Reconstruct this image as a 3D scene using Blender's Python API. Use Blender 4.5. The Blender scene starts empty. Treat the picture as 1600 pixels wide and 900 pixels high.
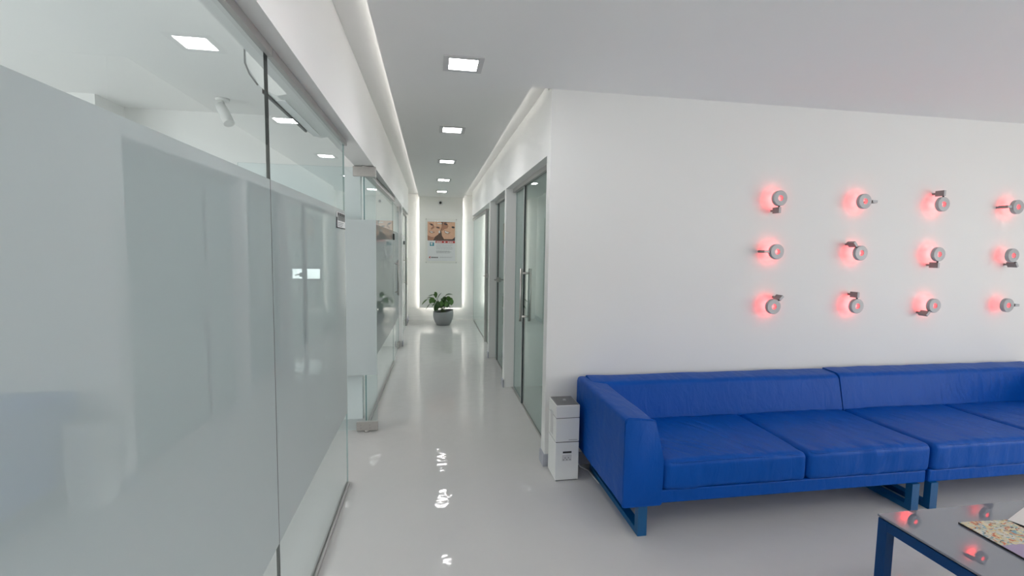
import bpy, bmesh, math, random
from mathutils import Vector, Matrix, noise
random.seed(7)
S = bpy.context.scene
C = S.collection
PI = math.pi

# ------------------------------------------------------------------ camera
cam_d = bpy.data.cameras.new('camera'); cam = bpy.data.objects.new('camera', cam_d); C.objects.link(cam)
F_PX, YAW, PITCH, ROLL = 738.56, 0.1677, 0.0812, 0.0152
fw = Vector((math.sin(YAW)*math.cos(PITCH), math.cos(YAW)*math.cos(PITCH), -math.sin(PITCH)))
rt0 = Vector((math.cos(YAW), -math.sin(YAW), 0)); up0 = rt0.cross(fw)
rt = rt0*math.cos(ROLL) + up0*math.sin(ROLL); up = up0*math.cos(ROLL) - rt0*math.sin(ROLL)
cam.matrix_world = Matrix(((rt.x, up.x, -fw.x, 0), (rt.y, up.y, -fw.y, 0), (rt.z, up.z, -fw.z, 1.5), (0, 0, 0, 1)))
cam_d.sensor_fit = 'HORIZONTAL'; cam_d.sensor_width = 36.0; cam_d.lens = F_PX/1600*36.0
cam_d.clip_start = 0.03; cam_d.clip_end = 200
S.camera = cam

# ------------------------------------------------------------------ world, exposure
W = bpy.data.worlds.new('sky'); S.world = W; W.use_nodes = True
bg = W.node_tree.nodes['Background']
bg.inputs[0].default_value = (1.0, 0.945, 0.925, 1); bg.inputs[1].default_value = 3.6
S.view_settings.view_transform = 'Standard'; S.view_settings.look = 'None'
S.view_settings.gamma = 1.0; S.view_settings.use_curve_mapping = False
S.view_settings.exposure = 0.45
S.cycles.max_bounces = 14; S.cycles.diffuse_bounces = 10; S.cycles.glossy_bounces = 6
S.cycles.transmission_bounces = 8; S.cycles.transparent_max_bounces = 24
S.cycles.use_denoising = True; S.cycles.use_adaptive_sampling = False
S.cycles.sample_clamp_indirect = 6.0
S.cycles.caustics_reflective = False; S.cycles.caustics_refractive = False

def portal(loc, rot, sx, sy):
    d = bpy.data.lights.new('window_portal', 'AREA'); d.shape = 'RECTANGLE'; d.size = sx; d.size_y = sy
    d.cycles.is_portal = True
    o = bpy.data.objects.new('window_portal', d); C.objects.link(o); o.location = loc; o.rotation_euler = rot
    return o

# ------------------------------------------------------------------ materials
def newmat(name):
    m = bpy.data.materials.new(name); m.use_nodes = True
    nt = m.node_tree; p = nt.nodes['Principled BSDF']
    return m, nt, p
def L(nt, a, b): nt.links.new(a, b)
def mat(name, col, rough=0.5, metal=0.0, spec=0.5, var=0.03, nscale=6.0, bump=0.0, bscale=60.0, emit=None, estr=0.0, ior=1.5):
    m, nt, p = newmat(name)
    p.inputs['Roughness'].default_value = rough; p.inputs['Metallic'].default_value = metal
    p.inputs['Specular IOR Level'].default_value = spec; p.inputs['IOR'].default_value = ior
    tc = nt.nodes.new('ShaderNodeTexCoord')
    n = nt.nodes.new('ShaderNodeTexNoise'); n.inputs['Scale'].default_value = nscale; n.inputs['Detail'].default_value = 4
    L(nt, tc.outputs['Object'], n.inputs['Vector'])
    mx = nt.nodes.new('ShaderNodeMix'); mx.data_type = 'RGBA'
    mx.inputs['A'].default_value = (*[max(0, c*(1-var)) for c in col], 1); mx.inputs['B'].default_value = (*[min(1, c*(1+var)) for c in col], 1)
    L(nt, n.outputs['Fac'], mx.inputs['Factor']); L(nt, mx.outputs['Result'], p.inputs['Base Color'])
    if bump:
        b = nt.nodes.new('ShaderNodeBump'); b.inputs['Strength'].default_value = bump; b.inputs['Distance'].default_value = 0.01
        n2 = nt.nodes.new('ShaderNodeTexNoise'); n2.inputs['Scale'].default_value = bscale; n2.inputs['Detail'].default_value = 3
        L(nt, tc.outputs['Object'], n2.inputs['Vector']); L(nt, n2.outputs['Fac'], b.inputs['Height']); L(nt, b.outputs['Normal'], p.inputs['Normal'])
    if emit:
        p.inputs['Emission Color'].default_value = (*emit, 1); p.inputs['Emission Strength'].default_value = estr
    return m
def glass_mat(name, tint, ior=1.55):
    m = bpy.data.materials.new(name); m.use_nodes = True; nt = m.node_tree; nt.nodes.clear()
    out = nt.nodes.new('ShaderNodeOutputMaterial'); mix = nt.nodes.new('ShaderNodeMixShader')
    fr = nt.nodes.new('ShaderNodeFresnel'); fr.inputs['IOR'].default_value = ior
    tr = nt.nodes.new('ShaderNodeBsdfTransparent'); tr.inputs[0].default_value = (*tint, 1)
    gl = nt.nodes.new('ShaderNodeBsdfGlossy'); gl.inputs['Roughness'].default_value = 0.0; gl.inputs['Color'].default_value = (0.95, 1, 0.98, 1)
    geo = nt.nodes.new('ShaderNodeNewGeometry'); sub = nt.nodes.new('ShaderNodeMath'); sub.operation = 'MULTIPLY'
    inv = nt.nodes.new('ShaderNodeMath'); inv.operation = 'SUBTRACT'; inv.inputs[0].default_value = 1.0
    L(nt, geo.outputs['Backfacing'], inv.inputs[1])              # reflect on the outer faces only
    L(nt, fr.outputs[0], sub.inputs[0]); L(nt, inv.outputs[0], sub.inputs[1])
    L(nt, sub.outputs[0], mix.inputs[0]); L(nt, tr.outputs[0], mix.inputs[1]); L(nt, gl.outputs[0], mix.inputs[2]); L(nt, mix.outputs[0], out.inputs[0])
    return m
def film_mat(name, col, trans, see, ior):
    # frosted film behind polished glass: glossy coat over a diffuse / translucent sheet
    m = bpy.data.materials.new(name); m.use_nodes = True; nt = m.node_tree; nt.nodes.clear()
    out = nt.nodes.new('ShaderNodeOutputMaterial'); mix = nt.nodes.new('ShaderNodeMixShader')
    fr = nt.nodes.new('ShaderNodeFresnel'); fr.inputs['IOR'].default_value = ior
    df = nt.nodes.new('ShaderNodeBsdfDiffuse'); df.inputs[0].default_value = (*col, 1)
    tl = nt.nodes.new('ShaderNodeBsdfTranslucent'); tl.inputs[0].default_value = (*[min(1, c*1.15) for c in col], 1)
    m1 = nt.nodes.new('ShaderNodeMixShader'); m1.inputs[0].default_value = trans
    L(nt, df.outputs[0], m1.inputs[1]); L(nt, tl.outputs[0], m1.inputs[2])
    tp = nt.nodes.new('ShaderNodeBsdfTransparent'); tp.inputs[0].default_value = (0.9, 0.97, 0.95, 1)
    m2 = nt.nodes.new('ShaderNodeMixShader'); m2.inputs[0].default_value = see
    L(nt, m1.outputs[0], m2.inputs[1]); L(nt, tp.outputs[0], m2.inputs[2])
    gl = nt.nodes.new('ShaderNodeBsdfGlossy'); gl.inputs['Roughness'].default_value = 0.0
    L(nt, fr.outputs[0], mix.inputs[0]); L(nt, m2.outputs[0], mix.inputs[1]); L(nt, gl.outputs[0], mix.inputs[2]); L(nt, mix.outputs[0], out.inputs[0])
    return m

M = {}
M['wall'] = mat('white_paint', (0.83, 0.825, 0.81), 0.55, spec=0.3, var=0.012, nscale=2, bump=0.03, bscale=180)
M['ceil'] = mat('ceiling_paint', (0.87, 0.865, 0.855), 0.8, spec=0.2, var=0.01, nscale=2)
M['base'] = mat('grey_aluminium_skirting', (0.45, 0.46, 0.52), 0.35, metal=0.3, var=0.04)
M['metal'] = mat('brushed_steel', (0.55, 0.53, 0.51), 0.3, metal=1.0, var=0.06, nscale=40)
M['alu'] = mat('anodised_channel', (0.46, 0.44, 0.43), 0.4, metal=0.6, var=0.05)
M['dark'] = mat('black_plastic', (0.02, 0.02, 0.022), 0.4, var=0.1)
M['gedge'] = mat('glass_edge_green', (0.16, 0.27, 0.27), 0.15, var=0.1)
M['gedge_dark'] = mat('glass_edge_dark', (0.018, 0.028, 0.032), 0.2, var=0.1)
M['gedge_light'] = mat('glass_edge_pale', (0.62, 0.72, 0.72), 0.2, var=0.05)
M['glass'] = glass_mat('clear_glass', (0.945, 0.978, 0.985))
M['glass_green'] = glass_mat('green_tinted_glass', (0.85, 0.92, 0.91))
M['acrylic'] = glass_mat('clear_acrylic', (0.985, 0.985, 0.98), 1.4)
M['film'] = film_mat('frosted_film', (0.775, 0.885, 0.90), 0.5, 0.03, 2.5)
M['leather'] = None
M['blue_steel'] = mat('blue_powder_coat', (0.0, 0.085, 0.24), 0.35, var=0.06, nscale=20)
M['navy_steel'] = mat('navy_powder_coat', (0.0, 0.045, 0.17), 0.4, spec=0.25, var=0.06, nscale=20)
M['white_plastic'] = mat('white_plastic', (0.80, 0.80, 0.785), 0.35, var=0.02)
M['white_gloss'] = mat('white_gloss_lacquer', (0.82, 0.82, 0.82), 0.2, var=0.02)
M['grey_plastic'] = mat('grey_grille_plastic', (0.20, 0.20, 0.20), 0.5, var=0.12, nscale=90)
M['seam'] = mat('dark_seam', (0.10, 0.10, 0.10), 0.6)
M['lamp_body'] = mat('satin_aluminium', (0.42, 0.42, 0.43), 0.45, metal=0.2, var=0.04, nscale=30)
M['lamp_dark'] = mat('grey_enamel', (0.24, 0.235, 0.235), 0.5, metal=0.1, var=0.08, nscale=60)
M['red_led'] = mat('red_led', (0.6, 0.05, 0.06), 0.4, emit=(1, 0.10, 0.11), estr=1.6)
M['light_panel'] = mat('light_diffuser', (0.9, 0.9, 0.9), 0.4, emit=(1, 0.965, 0.97), estr=34.0)
M['led_strip'] = mat('white_led_strip', (0.9, 0.9, 0.9), 0.4, emit=(1.0, 0.98, 0.94), estr=9.0)
M['cove_strip'] = mat('white_cove_strip', (0.9, 0.9, 0.9), 0.4, emit=(1.0, 0.975, 0.93), estr=5.0)
M['trim'] = mat('grey_light_trim', (0.62, 0.615, 0.62), 0.5, var=0.04)
M['pot'] = mat('grey_pot_glaze', (0.25, 0.255, 0.26), 0.45, var=0.06, nscale=12)
M['soil'] = mat('potting_soil', (0.03, 0.024, 0.018), 0.9, var=0.4, nscale=60, bump=0.6, bscale=80)
M['leaf'] = mat('leaf_green', (0.035, 0.085, 0.018), 0.35, var=0.35, nscale=14)
M['leaf2'] = mat('leaf_light_green', (0.075, 0.17, 0.03), 0.35, var=0.35, nscale=14)
M['stem'] = mat('pale_stem', (0.16, 0.20, 0.10), 0.5, var=0.2)
M['panel'] = mat('end_panel_paint', (0.89, 0.88, 0.845), 0.6, spec=0.3, var=0.012, nscale=3)
M['table_glass'] = mat('grey_painted_glass', (0.15, 0.165, 0.21), 0.0, spec=0.5, var=0.02, ior=2.3)

def floor_material():
    m, nt, p = newmat('grey_resin_floor')
    tc = nt.nodes.new('ShaderNodeTexCoord')
    n = nt.nodes.new('ShaderNodeTexNoise'); n.inputs['Scale'].default_value = 0.7; n.inputs['Detail'].default_value = 5
    L(nt, tc.outputs['Object'], n.inputs['Vector'])
    mx = nt.nodes.new('ShaderNodeMix'); mx.data_type = 'RGBA'
    mx.inputs['A'].default_value = (0.58, 0.57, 0.56, 1); mx.inputs['B'].default_value = (0.63, 0.62, 0.61, 1)
    L(nt, n.outputs['Fac'], mx.inputs['Factor']); L(nt, mx.outputs['Result'], p.inputs['Base Color'])
    p.inputs['Roughness'].default_value = 0.05; p.inputs['Specular IOR Level'].default_value = 0.16; p.inputs['IOR'].default_value = 1.5
    b = nt.nodes.new('ShaderNodeBump'); b.inputs['Strength'].default_value = 0.26; b.inputs['Distance'].default_value = 0.012
    n2 = nt.nodes.new('ShaderNodeTexNoise'); n2.inputs['Scale'].default_value = 7.0; n2.inputs['Detail'].default_value = 2.0
    L(nt, tc.outputs['Object'], n2.inputs['Vector']); L(nt, n2.outputs['Fac'], b.inputs['Height']); L(nt, b.outputs['Normal'], p.inputs['Normal'])
    return m
M['floor'] = floor_material()

def leather_material():
    m, nt, p = newmat('blue_leatherette')
    tc = nt.nodes.new('ShaderNodeTexCoord')
    n = nt.nodes.new('ShaderNodeTexNoise'); n.inputs['Scale'].default_value = 3.0; n.inputs['Detail'].default_value = 5
    L(nt, tc.outputs['Object'], n.inputs['Vector'])
    mx = nt.nodes.new('ShaderNodeMix'); mx.data_type = 'RGBA'
    mx.inputs['A'].default_value = (0.0, 0.066, 0.35, 1); mx.inputs['B'].default_value = (0.0, 0.08, 0.41, 1)
    L(nt, n.outputs['Fac'], mx.inputs['Factor']); L(nt, mx.outputs['Result'], p.inputs['Base Color'])
    p.inputs['Roughness'].default_value = 0.42; p.inputs['Specular IOR Level'].default_value = 0.16
    v = nt.nodes.new('ShaderNodeTexVoronoi'); v.inputs['Scale'].default_value = 420
    L(nt, tc.outputs['Object'], v.inputs['Vector'])
    b = nt.nodes.new('ShaderNodeBump'); b.inputs['Strength'].default_value = 0.12; b.inputs['Distance'].default_value = 0.001
    L(nt, v.outputs['Distance'], b.inputs['Height'])
    n2 = nt.nodes.new('ShaderNodeTexNoise'); n2.inputs['Scale'].default_value = 9.0; n2.inputs['Detail'].default_value = 4; n2.inputs['Distortion'].default_value = 0.6
    mp = nt.nodes.new('ShaderNodeMapping'); mp.inputs['Scale'].default_value = (1.6, 0.7, 0.7)
    L(nt, tc.outputs['Object'], mp.inputs['Vector']); L(nt, mp.outputs['Vector'], n2.inputs['Vector'])
    b2 = nt.nodes.new('ShaderNodeBump'); b2.inputs['Strength'].default_value = 0.35; b2.inputs['Distance'].default_value = 0.02
    L(nt, n2.outputs['Fac'], b2.inputs['Height']); L(nt, b.outputs['Normal'], b2.inputs['Normal']); L(nt, b2.outputs['Normal'], p.inputs['Normal'])
    return m
M['leather'] = leather_material()

# ------------------------------------------------------------------ helpers
WL = {}     # world location of every root (for parts given in world coordinates)
def tag(o, label=None, cat=None, group=None, kind=None):
    if label: o['label'] = label
    if cat: o['category'] = cat
    if group: o['group'] = group
    if kind: o['kind'] = kind
    return o
def thing(name, loc, label=None, cat=None, group=None, kind=None):
    o = bpy.data.objects.new(name, None); o.empty_display_size = 0.1; C.objects.link(o); o.location = loc
    WL[o.name] = Vector(loc)
    return tag(o, label, cat, group, kind)
def obj(name, bm, mats, parent=None, smooth=False, local=False, loc=None):
    if not isinstance(mats, (list, tuple)): mats = [mats]
    bmesh.ops.recalc_face_normals(bm, faces=bm.faces)
    base = Vector((0, 0, 0))
    if parent is not None:
        base = WL[parent.name]
    elif loc is not None:
        base = Vector(loc)
    if not local and base.length > 0: bmesh.ops.translate(bm, verts=bm.verts, vec=-base)
    me = bpy.data.meshes.new(name); bm.to_mesh(me); bm.free()
    for m in mats: me.materials.append(m)
    if smooth:
        for p in me.polygons: p.use_smooth = True
    o = bpy.data.objects.new(name, me); C.objects.link(o)
    if parent is not None: o.parent = parent
    elif loc is not None: o.location = loc
    WL[o.name] = base
    return o
def auto_smooth(o, ang=40):
    me = o.data
    for p in me.polygons: p.use_smooth = True
    bm = bmesh.new(); bm.from_mesh(me)
    for e in bm.edges:
        if len(e.link_faces) == 2 and e.calc_face_angle(0) > math.radians(ang): e.smooth = False
    bm.to_mesh(me); bm.free()
    return o
def box(bm, x0, x1, y0, y1, z0, z1, mi=0):
    if x0 > x1: x0, x1 = x1, x0
    if y0 > y1: y0, y1 = y1, y0
    vs = [bm.verts.new(c) for c in ((x0,y0,z0),(x1,y0,z0),(x1,y1,z0),(x0,y1,z0),(x0,y0,z1),(x1,y0,z1),(x1,y1,z1),(x0,y1,z1))]
    fs = []
    for f in ((0,3,2,1),(4,5,6,7),(0,1,5,4),(1,2,6,5),(2,3,7,6),(3,0,4,7)):
        face = bm.faces.new([vs[i] for i in f]); face.material_index = mi; fs.append(face)
    return vs, fs
def B(*boxes):
    bm = bmesh.new()
    for b in boxes: box(bm, *b)
    return bm
def bevelled(bm, w=0.004, seg=2):
    bmesh.ops.bevel(bm, geom=list(bm.edges), offset=w, segments=seg, profile=0.5, affect='EDGES', clamp_overlap=True)
    return bm
def frame_of(d):
    d = d.normalized(); a = Vector((0, 0, 1)) if abs(d.z) < 0.9 else Vector((1, 0, 0))
    u = d.cross(a).normalized(); return u, d.cross(u)
def tube(bm, pts, r, seg=12, mi=0):
    pts = [Vector(p) for p in pts]; rings = []
    for i, p in enumerate(pts):
        d = (pts[min(i+1, len(pts)-1)] - pts[max(i-1, 0)])
        u, v = frame_of(d)
        if rings:      # keep frames from twisting
            pu = prev_u; u = (pu - d.normalized()*pu.dot(d.normalized())).normalized(); v = d.normalized().cross(u)
        prev_u = u
        rr = r[i] if isinstance(r, (list, tuple)) else r
        rings.append([bm.verts.new(p + (u*math.cos(2*PI*k/seg) + v*math.sin(2*PI*k/seg))*rr) for k in range(seg)])
    for a, b in zip(rings, rings[1:]):
        for k in range(seg):
            f = bm.faces.new((a[k], a[(k+1) % seg], b[(k+1) % seg], b[k])); f.material_index = mi; f.smooth = True
    for e in (rings[0][::-1], rings[-1]):
        f = bm.faces.new(e); f.material_index = mi
    return bm
def lathe(bm, prof, seg=48, mi=0, close_top=False, close_bot=True, tilt=None):
    rings = []
    for r, z in prof:
        rings.append([bm.verts.new((r*math.cos(2*PI*k/seg), r*math.sin(2*PI*k/seg), z + (tilt(r*math.cos(2*PI*k/seg), r*math.sin(2*PI*k/seg), z) if tilt else 0))) for k in range(seg)])
    for a, b in zip(rings, rings[1:]):
        for k in range(seg): bm.faces.new((a[k], a[(k+1) % seg], b[(k+1) % seg], b[k])).material_index = mi
    if close_bot: bm.faces.new(rings[0][::-1]).material_index = mi
    if close_top: bm.faces.new(rings[-1]).material_index = mi
    return bm
def prism(bm, prof, axis, a0, a1, n=1):
    """extrude a closed 2-D profile; axis 'x': prof = (y, z), axis 'y': prof = (x, z)"""
    rings = []
    for i in range(n+1):
        a = a0 + (a1-a0)*i/n
        rings.append([bm.verts.new((a, p, q) if axis == 'x' else (p, a, q)) for p, q in prof])
    k = len(prof)
    for A, Bq in zip(rings, rings[1:]):
        for i in range(k): bm.faces.new((A[i], A[(i+1) % k], Bq[(i+1) % k], Bq[i]))
    bm.faces.new(rings[0]); bm.faces.new(rings[-1][::-1])
    return bm
def struct(name, bm, m, parent=None, **kw):
    o = obj(name, bm, m, parent, **kw)
    if parent is None: o['kind'] = 'structure'
    return o

# ------------------------------------------------------------------ the setting
ZC, ZU = 2.55, 2.615         # hung ceiling, slab above the light cove
XL, XF, XR, XG = -0.527, -0.451, 0.77, 0.867
ZG = 2.133                   # head of the glazing
YW, YE = 3.10, 10.05         # sofa wall, end wall of the corridor
RX, RY = 6.4, -3.6           # right and rear walls of the waiting room
LX = -4.0                    # far wall of the room behind the left glass

struct('floor', B((LX-0.2, RX+0.2, RY-0.2, YE+0.2, -0.1, 0.0)), M['floor'])
# hung ceiling: corridor sheet plus waiting room, with the light cove left open along both corridor sides
bm = B((-0.278, RX, RY, YW, ZC, ZC+0.02), (-0.278, 0.632, YW, 9.93, ZC, ZC+0.02))
struct('ceiling', bm, M['ceil'])
struct('ceiling_slab', B((LX-0.2, RX+0.2, RY-0.2, YE+0.2, ZU+0.12, ZU+0.2), (-0.60, 1.0, RY, YE, ZU, ZU+0.12)), M['wall'])
struct('ceiling_side_room', B((LX, -0.60, RY, 4.2, ZC, ZC+0.02), (LX, -0.60, 4.3, YE, ZC, ZC+0.02)), M['ceil'])
struct('ceiling_consulting', B((0.90, 4.0, YW+0.1, YE, ZC, ZC+0.02)), M['wall'])

# wall with the ring lamps
struct('wall_back', B((XR, RX+0.1, YW, YW+0.10, 0, ZC+0.02)), M['wall'])
# left bulkhead over the glass, pier between the doors and the last stretch of wall
struct('wall_left', B((-0.60, XF, RY, 9.3, ZG, ZU), (-0.60, XF, 7.30, 7.45, 0, ZG), (-0.60, -0.50, 9.3, YE, 0, ZU)), M['wall'])
# right corridor wall: bulkhead over the doors and the narrow piers
struct('wall_right', B((XR, 0.90, YW+0.10, 9.35, 2.14, ZU), (XR, 0.90, 5.0, 5.10, 0, 2.14), (XR, 0.90, 6.40, 6.50, 0, 2.14),
                       (XG-0.01, 0.97, 9.35, YE, 2.14, ZU)), M['wall'])
struct('wall_end', B((LX, 4.0, YE, YE+0.1, 0, 0.80), (LX, 4.0, YE, YE+0.1, 1.10, ZU+0.1), (LX, 1.15, YE, YE+0.1, 0.80, 1.10), (1.78, 4.0, YE, YE+0.1, 0.80, 1.10)), M['wall'])
# raised panel that closes the corridor, lit from behind
struct('wall_end_panel', B((-0.262, 0.618, 9.93, 9.975, 0.265, ZC+0.02)), M['panel'])
# rooms behind the glass
struct('wall_side_room', B((LX, -0.60, 4.2, 4.3, 0, ZC), (LX, -2.35, 3.875, 4.2, 0, ZC), (LX, -0.60, 7.33, 7.43, 0, ZC)), M['wall'])
struct('wall_consulting', B((0.90, 4.0, 5.0, 5.1, 0, ZC), (0.90, 4.0, 6.40, 6.50, 0, ZC)), M['wall'])
def window_wall(name, axis, pos, t, a0, a1, holes, z1):
    """a wall with rectangular window holes: holes = [(a0,a1,z0,z1)], sorted"""
    bm = bmesh.new(); cur = a0
    def bx(p, q, lo, hi):
        if q-p < 1e-4 or hi-lo < 1e-4: return
        if axis == 'x': box(bm, pos, pos+t, p, q, lo, hi)
        else: box(bm, p, q, pos, pos+t, lo, hi)
    for (h0, h1, lo, hi) in holes:
        bx(cur, h0, 0, z1); bx(h0, h1, 0, lo); bx(h0, h1, hi, z1); cur = h1
    bx(cur, a1, 0, z1)
    return struct(name, bm, M['wall'])
win_no = [0]
def window(axis, pos, t, h0, h1, lo, hi, face, mull=1):
    """window in a hole: frame, mullions and pane; face = direction (+1/-1) into the room along the axis"""
    win_no[0] += 1
    c = (pos+t/2, (h0+h1)/2, lo) if axis == 'x' else ((h0+h1)/2, pos+t/2, lo)
    w = thing('window_%d' % win_no[0], c, kind='structure')
    bm = bmesh.new(); fwid, d0, d1 = 0.05, pos+t*0.35, pos+t*0.65
    def bx(p, q, l, h, a=d0, b=d1):
        if axis == 'x': box(bm, a, b, p, q, l, h)
        else: box(bm, p, q, a, b, l, h)
    bx(h0, h1, lo, lo+fwid); bx(h0, h1, hi-fwid, hi); bx(h0, h0+fwid, lo+fwid, hi-fwid); bx(h1-fwid, h1, lo+fwid, hi-fwid)
    for i in range(1, mull+1):
        m = h0+(h1-h0)*i/(mull+1); bx(m-0.025, m+0.025, lo+fwid, hi-fwid)
    obj('window_frame', bm, M['alu'], w)
    edges = [h0+(h1-h0)*i/(mull+1) for i in range(mull+2)]
    for i in range(mull+1):
        bm = bmesh.new(); bx(edges[i]+0.026 if i else h0+fwid, edges[i+1]-0.026 if i < mull else h1-fwid, lo+fwid, hi-fwid, pos+t*0.48, pos+t*0.52)
        obj('pane', bm, M['glass'], w)
    mid = (h0+h1)/2; zc = (lo+hi)/2; off = pos + (t+0.02 if face > 0 else -0.02)
    if axis == 'x': portal((off, mid, zc), (0, -PI/2 if face > 0 else PI/2, 0), hi-lo, h1-h0)
    else: portal((mid, off, zc), (PI/2 if face > 0 else -PI/2, 0, 0), h1-h0, hi-lo)
window_wall('wall_far_right', 'x', RX, 0.12, RY, YW+0.1, [(-3.0, 1.25, 0.35, 2.3)], ZU)
window('x', RX, 0.12, -3.0, 1.25, 0.35, 2.3, -1, 3)
window_wall('wall_rear', 'y', RY-0.12, 0.12, LX, RX, [(4.2, 5.8, 0.8, 2.2)], ZU)
window('y', RY-0.12, 0.12, 4.2, 5.8, 0.8, 2.2, 1, 1)
window_wall('wall_far_left', 'x', LX-0.12, 0.12, RY, YE, [(-2.6, 2.6, 0.4, 2.4), (4.6, 7.0, 0.4, 2.4), (7.7, 9.8, 0.4, 2.4)], ZU)
window('x', LX-0.12, 0.12, -2.6, 2.6, 0.4, 2.4, 1, 3)
window('x', LX-0.12, 0.12, 4.6, 7.0, 0.4, 2.4, 1, 1)
window('x', LX-0.12, 0.12, 7.7, 9.8, 0.4, 2.4, 1, 1)
window_wall('wall_consulting_far', 'x', 4.0, 0.12, YW+0.1, YE, [(3.9, 4.5, 1.0, 1.9), (5.5, 6.0, 1.0, 1.9), (7.0, 9.7, 0.6, 2.4)], ZU)
window('x', 4.0, 0.12, 3.9, 4.5, 1.0, 1.9, -1, 0)
window('x', 4.0, 0.12, 5.5, 6.0, 1.0, 1.9, -1, 0)
window('x', 4.0, 0.12, 7.0, 9.7, 0.6, 2.4, -1, 1)
window('y', YE, 0.1, 1.15, 1.78, 0.80, 1.10, -1, 0)

# skirting
def skirting(name, *boxes):
    o = struct(name, B(*boxes), M['wall' if 'end' in name else 'base']); return o
h = 0.085
skirting('baseboard_right', (XR-0.012, XR-0.0005, YW-0.012, YW+0.10, 0, h), (XR-0.012, XR-0.0005, 5.0-0.012, 5.1, 0, h),
         (XR-0.012, XR-0.0005, 6.388, 6.5, 0, h))
skirting('baseboard_back', (XR, RX, YW-0.012, YW-0.0005, 0, h))
skirting('baseboard_end', (-0.49, 0.87, YE-0.013, YE-0.0005, 0, h))
skirting('baseboard_left', (XF+0.0005, XF+0.012, 7.288, 7.462, 0, h), (-0.4995, -0.488, 9.3, YE, 0, h))

# ------------------------------------------------------------------ glazing
T = 0.010
def pane_y(name, parent, x, y0, y1, z0, z1, edge='gedge', t=T, m='glass'):
    """pane standing along Y (normal X); narrow edges carry the edge colour"""
    bm = bmesh.new(); vs, fs = box(bm, x-t/2, x+t/2, y0, y1, z0, z1)
    for f in fs:
        n = f.normal if f.normal.length else None
        f.normal_update()
        f.material_index = 0 if abs(f.normal.x) > 0.5 else 1
    return obj(name, bm, [M[m], M[edge]], parent)
def pane_x(name, parent, y, x0, x1, z0, z1, edge='gedge_light', t=T, m='glass'):
    bm = bmesh.new(); vs, fs = box(bm, x0, x1, y-t/2, y+t/2, z0, z1)
    for f in fs:
        f.normal_update(); f.material_index = 0 if abs(f.normal.y) > 0.5 else 1
    return obj(name, bm, [M[m], M[edge]], parent)
FZ0, FZ1 = 0.47, 1.716       # frosted film band
def banded_y(parent, x, y0, y1, z0, z1, edge='gedge'):
    """pane with the frosted film band between FZ0 and FZ1 (the film is laminated in, so it replaces that stretch of glass)"""
    pane_y('pane', parent, x, y0, y1, z0, FZ0, edge); pane_y('frosted_film', parent, x, y0, y1, FZ0, FZ1, edge, m='film'); pane_y('pane', parent, x, y0, y1, FZ1, z1, edge)

wn = lambda: (win_no.__setitem__(0, win_no[0]+1), 'window_%d' % win_no[0])[1]
# fixed glass wall beside the camera, in three sheets
for (y0, y1) in ((RY+0.02, -1.05), (-1.047, 0.31), (0.313, 1.673), (1.677, 3.015)):
    w = thing(wn(), (XL, y0, 0), kind='structure')
    banded_y(w, XL, y0, y1, 0.018, ZG-0.004, 'gedge')
    if y1 < 3: obj('joint_seal', B((XL-0.0052, XL+0.0052, y1, y1+0.004, 0.018, ZG-0.004)), M['dark'], w)
    obj('floor_channel', B((XL-0.014, XL+0.014, y0, y1, 0.0, 0.018)), M['alu'], w)
    obj('head_channel', B((XL-0.02, XL+0.02, y0, y1, ZG-0.004, ZG+0.0), (XL+0.007, XL+0.022, y0, y1, ZG-0.03, ZG-0.004)), M['alu'], w)

def patch(parent, name, x0, x1, y0, y1, z0, z1):
    return obj(name, bevelled(B((x0, x1, y0, y1, z0, z1)), 0.002, 1), M['metal'], parent)
# door standing open into the side room
d1 = thing('door_1', (-0.52, 3.90, 0), kind='structure')
DY = 3.90
pane_x('pane', d1, DY, -1.44, -0.440, 0.02, FZ0); pane_x('frosted_film', d1, DY, -1.44, -0.440, FZ0, FZ1, m='film'); pane_x('pane', d1, DY, -1.44, -0.440, FZ1, 2.12)
p = patch(d1, 'top_pivot_fitting', -0.61, -0.437, DY-0.018, DY+0.018, 2.052, 2.128)
bm = bmesh.new(); tube(bm, [(-0.525, DY, 2.126), (-0.525, DY, 2.1325)], 0.02, 16); obj('pivot_pin', bm, M['metal'], p)
p = patch(d1, 'floor_pivot_fitting', -0.605, -0.437, DY-0.018, DY+0.018, 0.012, 0.085)
bm = bmesh.new(); tube(bm, [(-0.525, DY, 0.0), (-0.525, DY, 0.013)], 0.022, 16); obj('pivot_pin', bm, M['metal'], p)
for z in (0.035, 0.06):
    for x in (-0.57, -0.50):
        bm = bmesh.new(); tube(bm, [(x, DY-0.0185, z), (x, DY-0.021, z)], 0.006, 10); obj('screw', bm, M['alu'], p)

def pull_handle(parent, x, y, z0, z1, off=0.045, r=0.0125, conn=0.045):
    for s in (-1, 1):
        bm = bmesh.new(); tube(bm, [(x+s*off, y, z0), (x+s*off, y, z1)], r, 14); obj('handle', bm, M['metal'], parent)
    for z in (z0+conn, z1-conn):
        bm = bmesh.new(); tube(bm, [(x-off+r*0.5, y, z), (x+off-r*0.5, y, z)], r*0.8, 12); obj('handle_spacer', bm, M['metal'], parent)

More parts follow.
